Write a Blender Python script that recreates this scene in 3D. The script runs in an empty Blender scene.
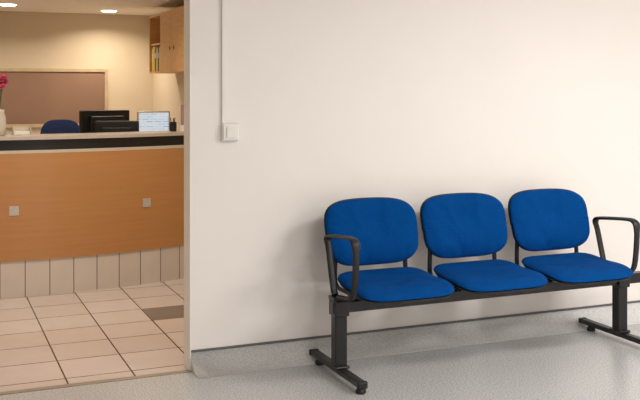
import bpy, bmesh, math, random
from mathutils import Vector, Matrix
random.seed(4)
S=bpy.context.scene
try:
    S.view_settings.view_transform='Standard'
    S.view_settings.look='None'
except Exception as e: print(e)
COL=S.collection

# ---------------- materials
def srgb(r,g,b):
    f=lambda c:(c/255/12.92) if c/255<=.04045 else ((c/255+.055)/1.055)**2.4
    return (f(r),f(g),f(b),1)
def mat(name,col,rough=.5,metal=0,var=.04,nscale=8,bump=0,bscale=200,emit=None,estr=0,coat=0,sheen=0,stretch=None,uv=False,spec=.5,crease=0):
    m=bpy.data.materials.new(name); m.use_nodes=True
    nt=m.node_tree; N=nt.nodes; L=nt.links
    p=N['Principled BSDF']
    p.inputs['Roughness'].default_value=rough
    p.inputs['Metallic'].default_value=metal
    p.inputs['Specular IOR Level'].default_value=spec
    if coat: p.inputs['Coat Weight'].default_value=coat
    if sheen: p.inputs['Sheen Weight'].default_value=sheen
    tc=N.new('ShaderNodeTexCoord'); mp=N.new('ShaderNodeMapping')
    L.new(tc.outputs['UV' if uv else 'Object'],mp.inputs['Vector'])
    if stretch: mp.inputs['Scale'].default_value=stretch
    nz=N.new('ShaderNodeTexNoise'); nz.inputs['Scale'].default_value=nscale; nz.inputs['Detail'].default_value=4
    L.new(mp.outputs[0],nz.inputs['Vector'])
    rp=N.new('ShaderNodeValToRGB')
    a=[max(0,c*(1-var*2)) for c in col[:3]]+[1]; b=[min(1,c*(1+var*2)) for c in col[:3]]+[1]
    rp.color_ramp.elements[0].color=a; rp.color_ramp.elements[1].color=b
    rp.color_ramp.elements[0].position=.3; rp.color_ramp.elements[1].position=.7
    L.new(nz.outputs['Fac'],rp.inputs['Fac']); L.new(rp.outputs['Color'],p.inputs['Base Color'])
    if bump:
        n2=N.new('ShaderNodeTexNoise'); n2.inputs['Scale'].default_value=bscale
        L.new(tc.outputs['Object'],n2.inputs['Vector'])
        bp=N.new('ShaderNodeBump'); bp.inputs['Strength'].default_value=bump; bp.inputs['Distance'].default_value=.002
        L.new(n2.outputs['Fac'],bp.inputs['Height']); L.new(bp.outputs[0],p.inputs['Normal'])
        if crease:
            n3=N.new('ShaderNodeTexNoise'); n3.inputs['Scale'].default_value=6; n3.inputs['Detail'].default_value=.7; n3.inputs['Distortion'].default_value=1.0
            L.new(tc.outputs['Object'],n3.inputs['Vector'])
            b3=N.new('ShaderNodeBump'); b3.inputs['Strength'].default_value=1; b3.inputs['Distance'].default_value=crease
            L.new(n3.outputs['Fac'],b3.inputs['Height']); L.new(b3.outputs[0],bp.inputs['Normal'])
    if emit:
        p.inputs['Emission Color'].default_value=emit; p.inputs['Emission Strength'].default_value=estr
    return m

M_wall=mat('wall_paint',srgb(241,236,232),.6,var=.006,nscale=2,bump=.1,bscale=250,spec=.3)
M_wallr=mat('reception_wall_paint',srgb(216,202,179),.7,var=.012,nscale=2,spec=.3)
M_ceil=mat('ceiling_paint',srgb(244,238,228),.8,var=.01)
M_frame=mat('frame_paint',srgb(240,237,232),.45,var=.01)
M_trim=mat('grey_trim',srgb(96,97,98),.5,var=.03)
M_alu=mat('threshold_metal',srgb(150,140,125),.4,metal=.6,var=.03)
M_blue=mat('blue_fabric',srgb(0,66,132),.95,var=.14,nscale=260,bump=.8,bscale=420,spec=.08,crease=.03)
M_blk=mat('black_plastic',srgb(20,20,22),.5,var=.05,bump=.2,bscale=400)
M_blkm=mat('black_metal',srgb(15,15,17),.35,var=.05)
M_white=mat('white_plastic',srgb(238,235,230),.35,var=.005)
M_wood=mat('beech_veneer',srgb(188,134,80),.32,var=.025,nscale=2.2,stretch=(.6,16,1),uv=True,coat=.25)
M_wood2=mat('cabinet_wood',srgb(222,174,112),.45,var=.05,nscale=5,stretch=(1,1,6))
M_woodf=mat('frame_wood',srgb(196,176,146),.5,var=.06,nscale=6)
M_board=mat('board_brown',srgb(146,116,98),.75,var=.06,nscale=1.5)
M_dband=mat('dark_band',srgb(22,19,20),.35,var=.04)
M_ctop=mat('countertop_laminate',srgb(192,180,172),.35,var=.03,nscale=40)
M_strip=mat('pale_strip',srgb(205,192,175),.4,var=.02)
M_sq=mat('brushed_steel',srgb(200,196,190),.45,metal=.3,var=.04,nscale=50)
M_emit=mat('lamp_diffuser',(1,1,1,1),.5,emit=(1,.97,.93,1),estr=3)
M_emitw=mat('warm_diffuser',(1,.9,.75,1),.5,emit=(1,.88,.7,1),estr=8)
M_pink=mat('petal_pink',srgb(200,80,110),.6,var=.15,nscale=40)
M_green=mat('leaf_green',srgb(60,90,40),.5,var=.15,nscale=20)
M_cer=mat('glazed_ceramic',srgb(205,198,186),.25,var=.03)
M_paper=mat('paper',srgb(235,230,220),.8,var=.01)
M_pinkp=mat('pink_paper',srgb(176,140,128),.7,var=.03)

def vinyl(name,c0,c1,r0,r1):
    m=bpy.data.materials.new(name); m.use_nodes=True
    nt=m.node_tree; N=nt.nodes; L=nt.links; p=N['Principled BSDF']
    tc=N.new('ShaderNodeTexCoord')
    n1=N.new('ShaderNodeTexNoise'); n1.inputs['Scale'].default_value=120; n1.inputs['Detail'].default_value=3
    n3=N.new('ShaderNodeTexNoise'); n3.inputs['Scale'].default_value=1.2
    for n in (n1,n3): L.new(tc.outputs['Object'],n.inputs['Vector'])
    r=N.new('ShaderNodeValToRGB'); e=r.color_ramp.elements
    e[0].position=.36; e[0].color=c0; e[1].position=.62; e[1].color=c1
    L.new(n1.outputs['Fac'],r.inputs['Fac'])
    L.new(r.outputs[0],p.inputs['Base Color'])
    mr=N.new('ShaderNodeMapRange'); mr.inputs['To Min'].default_value=r0; mr.inputs['To Max'].default_value=r1
    L.new(n3.outputs['Fac'],mr.inputs['Value']); L.new(mr.outputs[0],p.inputs['Roughness'])
    return m
M_vinyl=vinyl('speckled_vinyl',srgb(158,159,160),srgb(200,201,201),.21,.30)
M_cove=vinyl('lightened_cove_vinyl',srgb(196,197,197),srgb(220,221,221),.26,.32)  # floor vinyl with lighter colour, making up for shade on the steep cove

def tiles(name,c1,c2,grout,w,h,off,mort,uv=False,dark=None,rough=.35):
    m=bpy.data.materials.new(name); m.use_nodes=True
    nt=m.node_tree; N=nt.nodes; L=nt.links; p=N['Principled BSDF']
    tc=N.new('ShaderNodeTexCoord'); mp=N.new('ShaderNodeMapping'); mp.inputs['Location'].default_value=(off[0],off[1],0)
    L.new(tc.outputs['UV' if uv else 'Object'],mp.inputs['Vector'])
    b=N.new('ShaderNodeTexBrick'); b.offset=0; b.squash=1
    b.inputs['Scale'].default_value=1; b.inputs['Brick Width'].default_value=w; b.inputs['Row Height'].default_value=h
    b.inputs['Mortar Size'].default_value=mort; b.inputs['Mortar Smooth'].default_value=.1
    b.inputs['Color1'].default_value=c1; b.inputs['Color2'].default_value=c2; b.inputs['Mortar'].default_value=grout
    L.new(mp.outputs[0],b.inputs['Vector'])
    out=b.outputs['Color']
    if dark:
        sx=N.new('ShaderNodeSeparateXYZ'); L.new(tc.outputs['Object'],sx.inputs[0])
        prev=None
        for ax,c in ((0,dark[0]),(1,dark[1])):
            cp=N.new('ShaderNodeMath'); cp.operation='COMPARE'; cp.inputs[1].default_value=c; cp.inputs[2].default_value=.165
            L.new(sx.outputs[ax],cp.inputs[0])
            if prev:
                mu=N.new('ShaderNodeMath'); mu.operation='MULTIPLY'
                L.new(prev,mu.inputs[0]); L.new(cp.outputs[0],mu.inputs[1]); prev=mu.outputs[0]
            else: prev=cp.outputs[0]
        mx=N.new('ShaderNodeMix'); mx.data_type='RGBA'; L.new(prev,mx.inputs[0])
        L.new(out,mx.inputs[6]); mx.inputs[7].default_value=srgb(124,114,107); out=mx.outputs[2]
    nz=N.new('ShaderNodeTexNoise'); nz.inputs['Scale'].default_value=6
    L.new(tc.outputs['Object'],nz.inputs['Vector'])
    mr=N.new('ShaderNodeMapRange'); mr.inputs['To Min'].default_value=.93; mr.inputs['To Max'].default_value=1.05
    L.new(nz.outputs['Fac'],mr.inputs['Value'])
    mm=N.new('ShaderNodeMix'); mm.data_type='RGBA'; mm.blend_type='MULTIPLY'; mm.inputs[0].default_value=1
    L.new(out,mm.inputs[6]); L.new(mr.outputs[0],mm.inputs[7])
    L.new(mm.outputs[2],p.inputs['Base Color'])
    p.inputs['Roughness'].default_value=rough
    bp=N.new('ShaderNodeBump'); bp.inputs['Strength'].default_value=.4; bp.inputs['Distance'].default_value=.002; bp.invert=True
    L.new(b.outputs['Fac'],bp.inputs['Height']); L.new(bp.outputs[0],p.inputs['Normal'])
    return m
M_tile=tiles('floor_tiles',srgb(214,203,199),srgb(206,193,188),srgb(70,56,50),.34,.34,(.02,.14,0),.0045,dark=(1.51,6.15),rough=.2)
M_ptile=tiles('plinth_tiles',srgb(218,208,200),srgb(212,200,192),srgb(92,78,68),.172,.6,(.05,.1,0),.003,uv=True,rough=.22)

# ---------------- geometry helpers
def obj(name,me,m=None,parent=None,loc=(0,0,0),smooth=False,label=None,cat=None,kind=None,group=None):
    o=bpy.data.objects.new(name,me); COL.objects.link(o); o.location=loc
    if m and me is not None: me.materials.append(m)
    if parent: o.parent=parent
    if smooth and me:
        for p in me.polygons: p.use_smooth=True
    if label: o['label']=label
    if cat: o['category']=cat
    if kind: o['kind']=kind
    if group: o['group']=group
    return o
def empty(name,loc,label,cat,group=None):
    o=obj(name,None,loc=loc,label=label,cat=cat,group=group); o.empty_display_size=.1; return o
def boxmesh(boxes,bev=0,segs=2):
    bm=bmesh.new()
    for (x0,x1,y0,y1,z0,z1) in boxes:
        b2=bmesh.new(); bmesh.ops.create_cube(b2,size=1)
        for v in b2.verts:
            v.co=Vector((x0+(v.co.x+.5)*(x1-x0),y0+(v.co.y+.5)*(y1-y0),z0+(v.co.z+.5)*(z1-z0)))
        if bev: bmesh.ops.bevel(b2,geom=b2.edges[:],offset=bev,segments=segs,affect='EDGES',profile=.5)
        t=bpy.data.meshes.new('t'); b2.to_mesh(t); b2.free(); bm.from_mesh(t); bpy.data.meshes.remove(t)
    me=bpy.data.meshes.new('box'); bm.to_mesh(me); bm.free(); return me
def box(name,x0,x1,y0,y1,z0,z1,m,bev=0,**k):
    return obj(name,boxmesh([(x0,x1,y0,y1,z0,z1)],bev),m,**k)
def mesh_from(verts,faces,name='m'):
    me=bpy.data.meshes.new(name); me.from_pydata(verts,[],faces); me.update()
    bm=bmesh.new(); bm.from_mesh(me); bmesh.ops.recalc_face_normals(bm,faces=bm.faces[:]); bm.to_mesh(me); bm.free(); return me
def catmull(pts,n=8,closed=False):
    P=[Vector(p) for p in pts]; out=[]; L=len(P); rng=L if closed else L-1
    for i in range(rng):
        g=(lambda j:P[j%L]) if closed else (lambda j:P[max(0,min(L-1,j))])
        p0,p1,p2,p3=g(i-1),g(i),g(i+1),g(i+2)
        for k in range(n):
            t=k/n
            out.append(.5*((2*p1)+(-p0+p2)*t+(2*p0-5*p1+4*p2-p3)*t*t+(-p0+3*p1-3*p2+p3)*t**3))
    if not closed: out.append(P[-1])
    return out
def tube(pts,a,b,side=Vector((1,0,0)),closed=False,seg=12,n=8,widths=None):
    Q=catmull(pts,n,closed); L=len(Q); V=[];F=[]
    for i,q in enumerate(Q):
        if closed: t=Q[(i+1)%L]-Q[i-1]
        else: t=Q[min(L-1,i+1)]-Q[max(0,i-1)]
        t.normalize(); nn=t.cross(side).normalized(); sd=nn.cross(t).normalized()
        aa=a*(widths(q) if widths else 1)
        for s in range(seg):
            an=2*math.pi*s/seg
            V.append(q+sd*aa*math.cos(an)+nn*b*math.sin(an))
    for i in range(L if closed else L-1):
        j=(i+1)%L
        for s in range(seg):
            F.append((i*seg+s,i*seg+(s+1)%seg,j*seg+(s+1)%seg,j*seg+s))
    if not closed:
        F.append(tuple(range(seg))); F.append(tuple((L-1)*seg+s for s in range(seg)))
    return mesh_from([tuple(v) for v in V],F)
def lathe(prof,seg=32):
    V=[];F=[]
    for r,z in prof:
        for s in range(seg):
            an=2*math.pi*s/seg; V.append((r*math.cos(an),r*math.sin(an),z))
    for i in range(len(prof)-1):
        for s in range(seg):
            F.append((i*seg+s,i*seg+(s+1)%seg,(i+1)*seg+(s+1)%seg,(i+1)*seg+s))
    F.append(tuple(range(seg))); F.append(tuple((len(prof)-1)*seg+s for s in range(seg)))
    return mesh_from(V,F)
def cushion(w,h,tf,tb,mapf,n=4.5,rings=16,segs=96,pf=3.2,pb=8):
    def se(an):
        c,s=math.cos(an),math.sin(an)
        r=(abs(c)**n+abs(s)**n)**(-1/n); return r*c*w/2,r*s*h/2
    V=[];F=[]
    rf=[1-(1-i/rings)**1.7 for i in range(1,rings+1)]
    V.append(mapf(0,0,tf)); 
    for r in rf:
        z=tf*max(0,1-r**pf)**.5
        for s in range(segs):
            x,y=se(2*math.pi*s/segs); V.append(mapf(x*r,y*r,z))
    for r in reversed(rf[:-1]):
        z=-tb*max(0,1-r**pb)**.5
        for s in range(segs):
            x,y=se(2*math.pi*s/segs); V.append(mapf(x*r,y*r,z))
    V.append(mapf(0,0,-tb))
    nr=2*rings-1
    for s in range(segs): F.append((0,1+s,1+(s+1)%segs))
    for i in range(nr-1):
        for s in range(segs):
            a=1+i*segs; b=1+(i+1)*segs
            F.append((a+s,a+(s+1)%segs,b+(s+1)%segs,b+s))
    e=len(V)-1; a=1+(nr-1)*segs
    for s in range(segs): F.append((e,a+(s+1)%segs,a+s))
    return mesh_from(V,F)

# ---------------- SHELL
WY=4.83
EX=1.29
obj('floor',boxmesh([(-2.6,6.6,-1.6,WY,-.1,0)]),M_vinyl,kind='structure')
obj('floor_reception',boxmesh([(-1.3,2.97,WY,12.9,-.1,0)]),M_tile,kind='structure')
obj('wall_north',boxmesh([(EX,6.6,WY,WY+.12,0,2.7),(-.9,EX,WY,WY+.12,2.3,2.7),(-2.6,-.9,WY,WY+.12,0,2.7)]),M_wall,kind='structure')
obj('wall_south',boxmesh([(-2.6,6.6,-1.6,-1.5,0,2.7)]),M_wall,kind='structure')
obj('wall_west',boxmesh([(-2.6,-2.5,-1.5,WY,0,2.7)]),M_wall,kind='structure')
obj('wall_east',boxmesh([(6.5,6.6,-1.5,WY,0,2.7)]),M_wall,kind='structure')
obj('ceiling',boxmesh([(-2.6,6.6,-1.6,WY+.12,2.7,2.8)]),M_ceil,kind='structure')
obj('ceiling_reception',boxmesh([(-1.3,2.97,WY+.12,12.9,2.5,2.6)]),M_ceil,kind='structure')
obj('wall_reception_back',boxmesh([(-1.3,2.97,12.8,12.9,0,2.5)]),M_wallr,kind='structure')
obj('wall_reception_east',boxmesh([(2.87,2.97,WY+.12,12.8,0,2.5)]),M_wallr,kind='structure')
obj('wall_reception_west',boxmesh([(-1.3,-1.2,WY+.12,12.8,0,2.5)]),M_wallr,kind='structure')
obj('trim_1',boxmesh([(EX-.008,EX+.002,WY-.002,WY+.122,0,2.3),(-.9,-.889,WY-.002,WY+.122,0,2.3),(-.889,EX-.008,WY-.002,WY+.122,2.289,2.3)],.002),M_frame,kind='structure')
obj('trim_2',boxmesh([(-.889,EX-.008,WY-.018,WY+.018,0,.005)],.001),M_alu,kind='structure')
RA,RC=.14,.099
prof=[(WY-.004-RA,.0006)]+[(WY-.004-RA+RA*math.sin(a),RC+.0006-RC*math.cos(a)) for a in [math.pi/2*i/18 for i in range(1,19)]]+[(WY,.1),(WY,.0006)]
V=[];F=[]
for x in (EX,6.5):
    for y,z in prof: V.append((x,y,z))
k=len(prof)
for i in range(k): F.append((i,(i+1)%k,k+(i+1)%k,k+i))
F+= [tuple(range(k)),tuple(range(k,2*k))]
bb=obj('baseboard_north',mesh_from(V,F),M_cove,kind='structure')
for p in bb.data.polygons: p.use_smooth=(len(p.vertices)==4 and p.normal.y<-.001 and p.normal.z>=-.001)
obj('trim_3',boxmesh([(EX,6.5,WY-.009,WY,.1,.112)],.002),M_trim,kind='structure')

# ---------------- cable duct + switch
d=empty('cable_duct',(1.468,WY,1.31),'thin white plastic cable duct running up the wall','cable duct')
box('duct_channel',-.012,.012,-.016,0,0,1.39,M_white,.002,parent=d)
box('clip',-.016,.016,-.02,0,.98,1.0,M_white,.002,parent=d)
sw=empty('light_switch',(1.50,WY,1.263),'white surface-mounted light switch below the cable duct','light switch')
box('housing',-.047,.047,-.03,0,-.047,.047,M_white,.006,parent=sw)
box('frame_plate',-.041,.041,-.035,-.0295,-.041,.041,M_white,.002,parent=sw)
o=box('rocker',-.026,.026,-.041,-.034,-.03,.03,M_white,.003,parent=sw)

# ---------------- BENCH
BX,BY=2.855,4.42
bench=empty('beam_bench',(BX,BY,0),'three-seat waiting room bench with blue upholstered seats on black beam','bench')
box('beam',-.935,1.1,-.028,.028,.34,.4,M_blkm,.006,parent=bench)
for i,s in enumerate((-1,1)):
    x=-.89 if s<0 else .93
    leg=obj('leg',boxmesh([(-.034,.034,-.03,.03,.06,.345),(-.04,.04,-.045,.045,.325,.408),(-.04,.04,-.05,.05,.056,.072)],.006),M_blkm,parent=bench,loc=(x,0,0))
    if i==0:
        fm=boxmesh([(-.024,.024,-.285,.345,.03,.06),(-.027,.027,-.29,-.262,.026,.062),(-.027,.027,.324,.352,.03,.062)],.006)
        gm=lathe([(.022,0),(.026,.004),(.026,.018),(.018,.024),(.018,.034)],20)
    obj('foot',fm,M_blkm if i==0 else None,parent=leg)
    for gy in (-.262,.26):
        obj('glide',gm,M_blk if (i==0 and gy<0) else None,parent=leg,loc=(0,gy,.0),smooth=True)
    obj('arm_bracket',boxmesh([((-.04,.02) if s<0 else (-.1,.04))+(-.03,.05,.404,.422)],.003),M_blkm,parent=leg)
    if i==0:
        am=tube([(0,.03,.425),(0,.052,.47),(0,.105,.64),(0,.126,.69),(0,.118,.712),(0,.088,.722),(0,-.06,.738),(0,-.175,.746),(0,-.215,.736),(0,-.23,.706),
                 (0,-.226,.6),(0,-.212,.50),(0,-.19,.458),(0,-.15,.44),(0,-.02,.424)],.019,.0105,n=6,
                 widths=lambda q:1+.35*max(0,min(1,(q.z-.68)/.04)))
    obj('armrest',am,M_blk if i==0 else None,parent=bench,loc=(-.9 if s<0 else .855,0,0),smooth=True)

def seatmap(x,y,z):
    f=max(0,(-y-.05)/.175)
    u=x/.275
    zz=.47+z-.027*f*f+.036*max(0,(y-.0)/.22)**2
    if z>0: zz+=-.014*(1-u*u)*(1-f*.6)
    zz-=.005*f*u*u
    sx=1+(-y)*.12
    return (x*sx+.022,y-.045-.012*(1-u*u)*min(1,f),zz)
def panmap(x,y,z):
    q=seatmap(x,y,0); return (q[0],q[1],q[2]-.010+z)
def backmap(x,v,z):
    sx=1+.17*v-.7*max(0,-v-.09)
    u=x/.275
    lum=.022*math.exp(-((v+.06)/.09)**2)*(1-u*u)
    gather=.0016*math.cos(x*60)*math.exp(-((v-.125)/.03)**2)*(1-u*u)
    Y=.195+.24*v-.04*u*u-z-lum*(1 if z>0 else 0)-gather*(1 if z>.02 else 0)
    return (x*sx-.004,Y,.716+v-.012*(x/.27)**2*(1 if v>0 else -.5))
def bshell(x,v,z):
    q=backmap(x,v,0); return (q[0],q[1]-z+.012,q[2])
m_seat=cushion(.55,.455,.034,.006,seatmap,n=4.6,pf=6,rings=22)
m_pan=cushion(.535,.44,.0,.028,panmap,n=4.6)
m_back=cushion(.545,.35,.045,.006,backmap,n=4.3,pf=4.2,rings=24,segs=120)
m_shell=cushion(.552,.356,.006,.02,bshell,n=4.3,pf=8,pb=4)
fb=bmesh.new()
for sx in (-1,1):
    t=tube([(sx*.2,-.14,.425),(sx*.205,.0,.425),(sx*.212,.14,.43),(sx*.215,.185,.45),(sx*.215,.195,.5),(sx*.21,.2,.6),(sx*.2,.222,.68)],.014,.009,n=6)
    fb.from_mesh(t)
t=boxmesh([(-.16,.16,-.17,-.14,.41,.43),(-.05,.05,-.15,.14,.398,.43),(-.22,.22,-.02,.02,.4,.425)],.004); fb.from_mesh(t)
m_frame=bpy.data.meshes.new('frame'); fb.to_mesh(m_frame); fb.free()
m_frame.materials.append(M_blkm)
c0=obj('seat_frame',m_frame,None,parent=bench,loc=(-.614,0,0))
kids=[obj('seat_cushion',m_seat,M_blue,parent=c0,smooth=True,label='blue fabric seat cushion'),
   obj('seat_pan',m_pan,M_blk,parent=c0,smooth=True),
   obj('backrest',m_back,M_blue,parent=c0,smooth=True,label='blue fabric backrest cushion'),
   obj('back_shell',m_shell,M_blk,parent=c0,smooth=True)]
for i in (1,2):
    c=c0.copy(); COL.objects.link(c); c.location.x=-.614+.584*i
    for kd in kids:
        q=kd.copy(); COL.objects.link(q); q.parent=c

# ---------------- RECEPTION COUNTER
CX,CY,R=.7,10.4,3.4
def arc(r0,r1,z0,z1,a0,a1,n=72):
    V=[];F=[]
    for i in range(n+1):
        a=math.radians(a0+(a1-a0)*i/n)
        for r,z in ((r1,z0),(r1,z1),(r0,z1),(r0,z0)):
            V.append((r*math.sin(a),-r*math.cos(a)+R,z))
    for i in range(n):
        for k in range(4):
            F.append((i*4+k,i*4+(k+1)%4,i*4+4+(k+1)%4,i*4+4+k))
    F.append((0,1,2,3)); F.append((n*4,n*4+1,n*4+2,n*4+3))
    me=mesh_from(V,F)
    uv=me.uv_layers.new(name='UVMap')
    for lp in me.loops:
        c=me.vertices[lp.vertex_index].co
        uv.data[lp.index].uv=(math.atan2(c.x,R-c.y)*R,c.z)
    return me
A0,A1=-33,38.2
ctr=empty('reception_counter',(CX,CY-R,0),'curved beech-veneer reception counter with tiled plinth and dark band','counter')
for nm,r0,r1,z0,z1,m in (('plinth',3.30,3.392,0,.262,M_ptile),('front_panel',3.34,3.40,.262,1.03,M_wood),
                       ('edge_strip',3.34,3.402,1.03,1.052,M_strip),('recessed_band',3.34,3.385,1.052,1.128,M_dband)):  # band under the top is a recessed strip, dark in itself
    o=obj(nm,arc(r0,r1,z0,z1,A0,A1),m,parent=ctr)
for x in (.573,1.55):
    a=math.asin((x-CX)/R)
    o=obj('inlay_square',boxmesh([(-.033,.033,-.005,.004,-.033,.033)],.001),M_sq,parent=ctr,loc=(R*math.sin(a),R-R*math.cos(a),.622),label='small brushed steel square inlay')
    o.rotation_euler=(0,0,a)
obj('countertop',arc(3.06,3.41,1.128,1.152,A0,A1),M_ctop,loc=(CX,CY-R,0),label='pale laminate top shelf running along the curved reception counter',cat='countertop')
desk=empty('desk',(.8,7.98,0),'plain wooden work desk standing behind the reception counter','desk')
obj('desk_top',boxmesh([(-1.4,1.3,-.48,.48,.72,.75)],.004),M_wood2,parent=desk)
for x in (-1.3,1.2): 
    box('leg',x-.03,x+.03,-.4,.4,0,.72,M_blkm,.005,parent=desk)

def monitor(loc,rz,w,h,zt,label,screen=None,case=None):
    e=empty('computer_monitor',loc,label,'monitor'); e.rotation_euler=(0,0,rz)
    zb=zt-h
    obj('casing',boxmesh([(-w/2,w/2,-.02,.025,zb,zt),(-w*.34,w*.34,.02,.075,zb+.05,zt-.05)],.01),case or M_blk,parent=e)
    obj('stand',boxmesh([(-.03,.03,.02,.05,.01,zb+.12),(-.12,.12,-.07,.11,0,.014)],.004),M_blk,parent=e)
    o=obj('screen',boxmesh([(-w/2+.015,w/2-.015,-.023,-.0195,zb+.02,zt-.015)]),screen or M_dband,parent=e)
    return e
monitor((1.406,8.12,.75),math.pi+.25,.45,.33,.56,'black computer monitor seen from behind on the desk')
monitor((1.42,7.62,.75),math.pi-.2,.35,.26,.485,'lower black computer monitor on the desk behind counter')
def screenmat():
    m=bpy.data.materials.new('lit_screen'); m.use_nodes=True
    N=m.node_tree.nodes; L=m.node_tree.links; p=N['Principled BSDF']
    tc=N.new('ShaderNodeTexCoord'); b=N.new('ShaderNodeTexBrick')
    b.inputs['Scale'].default_value=1;b.inputs['Brick Width'].default_value=.07;b.inputs['Row Height'].default_value=.022
    b.inputs['Mortar Size'].default_value=.006
    mp=N.new('ShaderNodeMapping'); mp.inputs['Rotation'].default_value=(math.pi/2,0,0)
    L.new(tc.outputs['Object'],mp.inputs[0]); L.new(mp.outputs[0],b.inputs['Vector'])
    b.inputs['Color1'].default_value=srgb(150,185,220); b.inputs['Color2'].default_value=srgb(200,220,240); b.inputs['Mortar'].default_value=srgb(218,232,245)
    L.new(b.outputs[0],p.inputs['Base Color']); L.new(b.outputs[0],p.inputs['Emission Color']); p.inputs['Emission Strength'].default_value=.6
    return m
e=monitor((1.86,8.25,.75),-.15,.29,.24,.545,'slim pale-framed monitor with lit light blue screen on the desk',screenmat(),M_cer)

oc=empty('office_chair',(1.25,9.6,0),'blue upholstered office chair behind the desk','office chair')
obj('backrest',cushion(.42,.5,.04,.02,lambda x,v,z:(x,.16+.1*v-z-.05*(x/.2)**2,.93+v),n=3.2),mat('dark_blue_fabric',srgb(10,32,78),.9,var=.1,nscale=200),parent=oc,smooth=True)
obj('seat',cushion(.46,.44,.04,.02,lambda x,y,z:(x,y-.05,.47+z),n=3.5),bpy.data.materials['dark_blue_fabric'],parent=oc,smooth=True)
obj('back_support',tube([(0,-.05,.45),(0,.15,.45),(0,.215,.5),(0,.2,.75)],.03,.01),M_blk,parent=oc,smooth=True)
obj('column',lathe([(.03,.08),(.03,.3),(.02,.3),(.02,.445)]),M_blk,parent=oc,loc=(0,-.05,0))
bm=bmesh.new()
for i in range(5):
    a=2*math.pi*i/5+.3
    t=tube([(.02*math.cos(a),.02*math.sin(a)-.05,.1),(.28*math.cos(a),.28*math.sin(a)-.05,.065)],.02,.015,side=Vector((-math.sin(a),math.cos(a),0)),n=2); bm.from_mesh(t)
    t=lathe([(.015,0),(.025,.01),(.025,.045),(.012,.06)],12); t.transform(Matrix.Translation((.27*math.cos(a),.27*math.sin(a)-.05,0))); bm.from_mesh(t)
me=bpy.data.meshes.new('base'); bm.to_mesh(me); bm.free()
obj('base',me,M_blk,parent=oc)

nb=empty('notice_board',(1.2,12.8,0),'wide brown board in a light wood frame on the wall','notice board')
x0,x1,z0,z1=-1.6,1.06,.98,1.76
fw=.045
obj('frame',boxmesh([(x0,x1,-.03,0,z1-fw,z1),(x0,x1,-.03,0,z0,z0+fw),(x0,x0+fw,-.03,0,z0+fw,z1-fw),(x1-fw,x1,-.03,0,z0+fw,z1-fw)],.003),M_woodf,parent=nb)
obj('panel',boxmesh([(x0+fw,x1-fw,-.012,-.002,z0+fw,z1-fw)]),M_board,parent=nb)

CXf,CXb=2.52,2.87
cab=empty('wall_cabinet',(CXf,9.69,1.68),'wall-hung wooden cabinet with doors and open shelf end','cabinet')
D=CXb-CXf; Ln=1.82; Hh=.70; t=.02; yo=1.15
obj('carcass',boxmesh([(0.02,D,0,Ln,0,t),(0.02,D,0,Ln,Hh-t,Hh),(0.02,D,0,t,t,Hh-t),(0.02,D,Ln-t,Ln,t,Hh-t),(0.02,D,yo,yo+t,t,Hh-t),(D-.01,D,t,Ln-t,t,Hh-t),(.04,D-.01,yo+t,Ln-t,.34,.36)],.001),M_wood2,parent=cab)
for i in range(2):
    y0=i*yo/2
    dd=obj('door',boxmesh([(0,.018,.003,yo/2-.003,.003,Hh-.003)],.002),M_wood2,parent=cab,loc=(0,y0,0))
    hm=lathe([(.022,-.001),(.022,.004),(.016,.005)],20)
    h=obj('hole_shade_disc',hm,M_dband,parent=dd,loc=(0,yo/2-.09 if i==0 else .09,.27)); h.rotation_euler=(0,-math.pi/2,0)  # solid dark disc, its colour stands for the shade inside a finger hole
cols=[srgb(235,205,40),srgb(235,215,80),srgb(40,40,42),srgb(235,205,50),srgb(40,40,42),srgb(225,205,120),srgb(220,195,60)]
names=['yellow','pale yellow','black','yellow','black','cream','mustard yellow']
y=9.69+yo+.03
for i in range(7):
    th=.065; hh=.28+.01*(i%3)
    b=empty('ring_binder',(CXf+.03,y,1.70),names[i]+' ring binder standing upright on the open cabinet shelf','binder',group='binders on the open cabinet shelf')
    mm=mat('binder_'+str(i),cols[i],.5)
    obj('cover',boxmesh([(0,.25,0,th,0,hh)],.003),mm,parent=b)
    obj('spine_label',boxmesh([(-.002,.001,.015,th-.015,.16,.22)]),M_paper,parent=b)
    y+=th+.012

vs=empty('flower_vase',(.485,7.2,1.152),'pale ceramic vase holding pink orchid flowers on the counter','vase')
obj('vase_body',lathe([(.035,0),(.045,.01),(.052,.07),(.047,.13),(.036,.17),(.04,.19),(.034,.188),(.03,.16),(.03,.1)]),M_cer,parent=vs,smooth=True)
for i,(dx,dy,dz,s) in enumerate(((0,0,.40,.05),(.03,.02,.38,.045),(-.045,0,.37,.045),(.01,-.03,.35,.04),(-.02,.03,.43,.035),(.03,-.01,.42,.035))):
    obj('stem',tube([(0,0,.1),(dx*.3,dy*.3,.25),(dx,dy,dz-.01)],.003,.003,n=5,seg=6),M_green,parent=vs)
    bm=bmesh.new()
    for pz in range(3):
      for k in range(6-pz):
        a=2*math.pi*k/(6-pz)+pz*.4+i
        tl=s*(1-.2*pz)
        pm=cushion(tl,tl*.7,.003,.002,lambda x,y,z:(x+tl*.45,y,z+(.35+.5*pz)*(x+tl*.5)),n=2,rings=4,segs=12)
        pm.transform(Matrix.Translation((dx,dy,dz))@Matrix.Rotation(.5,4,'X')@Matrix.Rotation(a,4,'Z')); bm.from_mesh(pm)
    me=bpy.data.meshes.new('f'); bm.to_mesh(me); bm.free()
    obj('flower',me,M_pink,parent=vs,smooth=True)
lh=empty('leaflet_holder',(1.93,7.36,1.152),'upright holder with dusky pink leaflets on the counter','leaflet holder')
obj('leaflets',boxmesh([(-.05,.05,-.006,.006,.006,.215)],.001),M_pinkp,parent=lh)
obj('stand',boxmesh([(-.055,.055,-.03,.03,0,.006),(-.055,.055,.008,.012,.005,.2),(-.055,.055,-.012,-.008,.005,.05)],.001),M_white,parent=lh)
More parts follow.
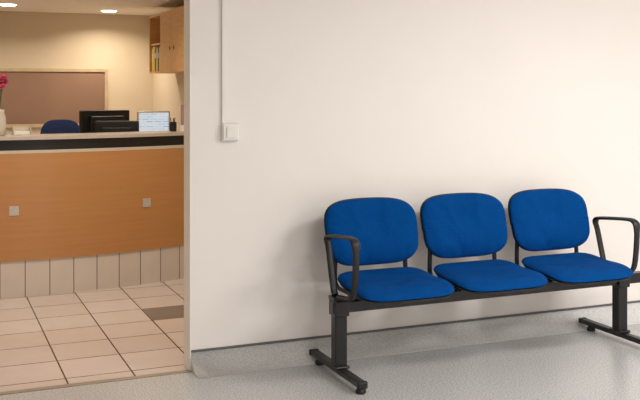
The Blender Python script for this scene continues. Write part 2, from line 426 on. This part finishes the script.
pc=empty('pen_cup',(1.82,7.37,1.152),'small black pen cup standing on the counter','pen cup')
obj('cup',lathe([(.026,0),(.028,.003),(.028,.075),(.025,.075),(.025,.01)]),M_blk,parent=pc,smooth=False)
for dx,dy in ((.008,0),(-.01,.004),(0,-.01)):
    obj('pen',tube([(dx*.3,dy*.3,.012),(dx*2,dy*2,.11)],.0035,.0035,n=1,seg=8),M_blkm,parent=pc)
tr=empty('paper_tray',(.64,7.24,1.152),'beige letter tray with a few papers on the counter','tray')
obj('tray_body',boxmesh([(-.06,.07,-.05,.05,0,.005),(-.06,-.055,-.05,.05,.005,.06),(.065,.07,-.05,.05,.005,.06),(-.055,.065,.045,.05,.005,.06)],.001),M_cer,parent=tr)
obj('paper',boxmesh([(-.05,.06,-.048,.042,.006,.03)]),M_paper,parent=tr)

# ---------------- LIGHTS
def downlight(x,y,z,power,size=.2,col=(1,.86,.68)):
    e=empty('ceiling_downlight',(x,y,z),'round warm recessed downlight set in the reception ceiling, nearer ones unseen and added for light','downlight','warm recessed ceiling downlights')
    obj('rim',lathe([(.09,0),(.115,-.001),(.118,-.006),(.1,-.008),(.09,-.006)]),M_white,parent=e)
    obj('lens',lathe([(.098,-.007),(.094,-.016),(.07,-.022),(.01,-.024)]),M_emitw,parent=e)
    l=bpy.data.lights.new('down','AREA'); l.shape='DISK'; l.size=size; l.energy=power; l.color=col; l.spread=math.radians(150)
    lo=bpy.data.objects.new('lamp_light',l); COL.objects.link(lo); lo.parent=e; lo.location=(0,0,-.03)
for x,y,p in ((2.16,12.15,17),(.887,11.7,14),(1.9,9.0,13),(.6,9.0,12),(1.5,6.1,15),(.3,6.1,13)):  # first two by the back wall; the rest unseen, added to light counter and tiles
    downlight(x,y,2.5,p)
def panel(x,y,w,h,power,col=(1,.957,.918)):
    e=empty('ceiling_light',(x,y,2.7),'rectangular ceiling light panel in the waiting area','ceiling light','ceiling light panels')
    obj('housing',boxmesh([(-w/2,w/2,-h/2,h/2,-.03,0)],.004),M_white,parent=e)
    obj('diffuser',boxmesh([(-w/2+.03,w/2-.03,-h/2+.03,h/2-.03,-.035,-.029)]),M_emit,parent=e)
    l=bpy.data.lights.new('panel','AREA'); l.shape='RECTANGLE'; l.size=w-.06; l.size_y=h-.06; l.energy=power; l.color=col
    lo=bpy.data.objects.new('lamp_light',l); COL.objects.link(lo); lo.parent=e; lo.location=(0,0,-.045)
panel(4.1,2.4,1.2,.6,64)
panel(1.9,.9,1.2,.6,60)
panel(4.6,0.2,1.2,.6,66)
W=bpy.data.worlds.new('World'); S.world=W; W.use_nodes=True
W.node_tree.nodes['Background'].inputs[0].default_value=(1,.95,.9,1); W.node_tree.nodes['Background'].inputs[1].default_value=.2

# ---------------- CAMERA
cam=bpy.data.cameras.new('Camera'); co=bpy.data.objects.new('Camera',cam); COL.objects.link(co)
cam.sensor_width=36; cam.lens=36*935/640; cam.shift_y=-112/640
co.location=(0,0,1.5); co.rotation_euler=(math.radians(90),0,math.radians(-22.8))
S.camera=co
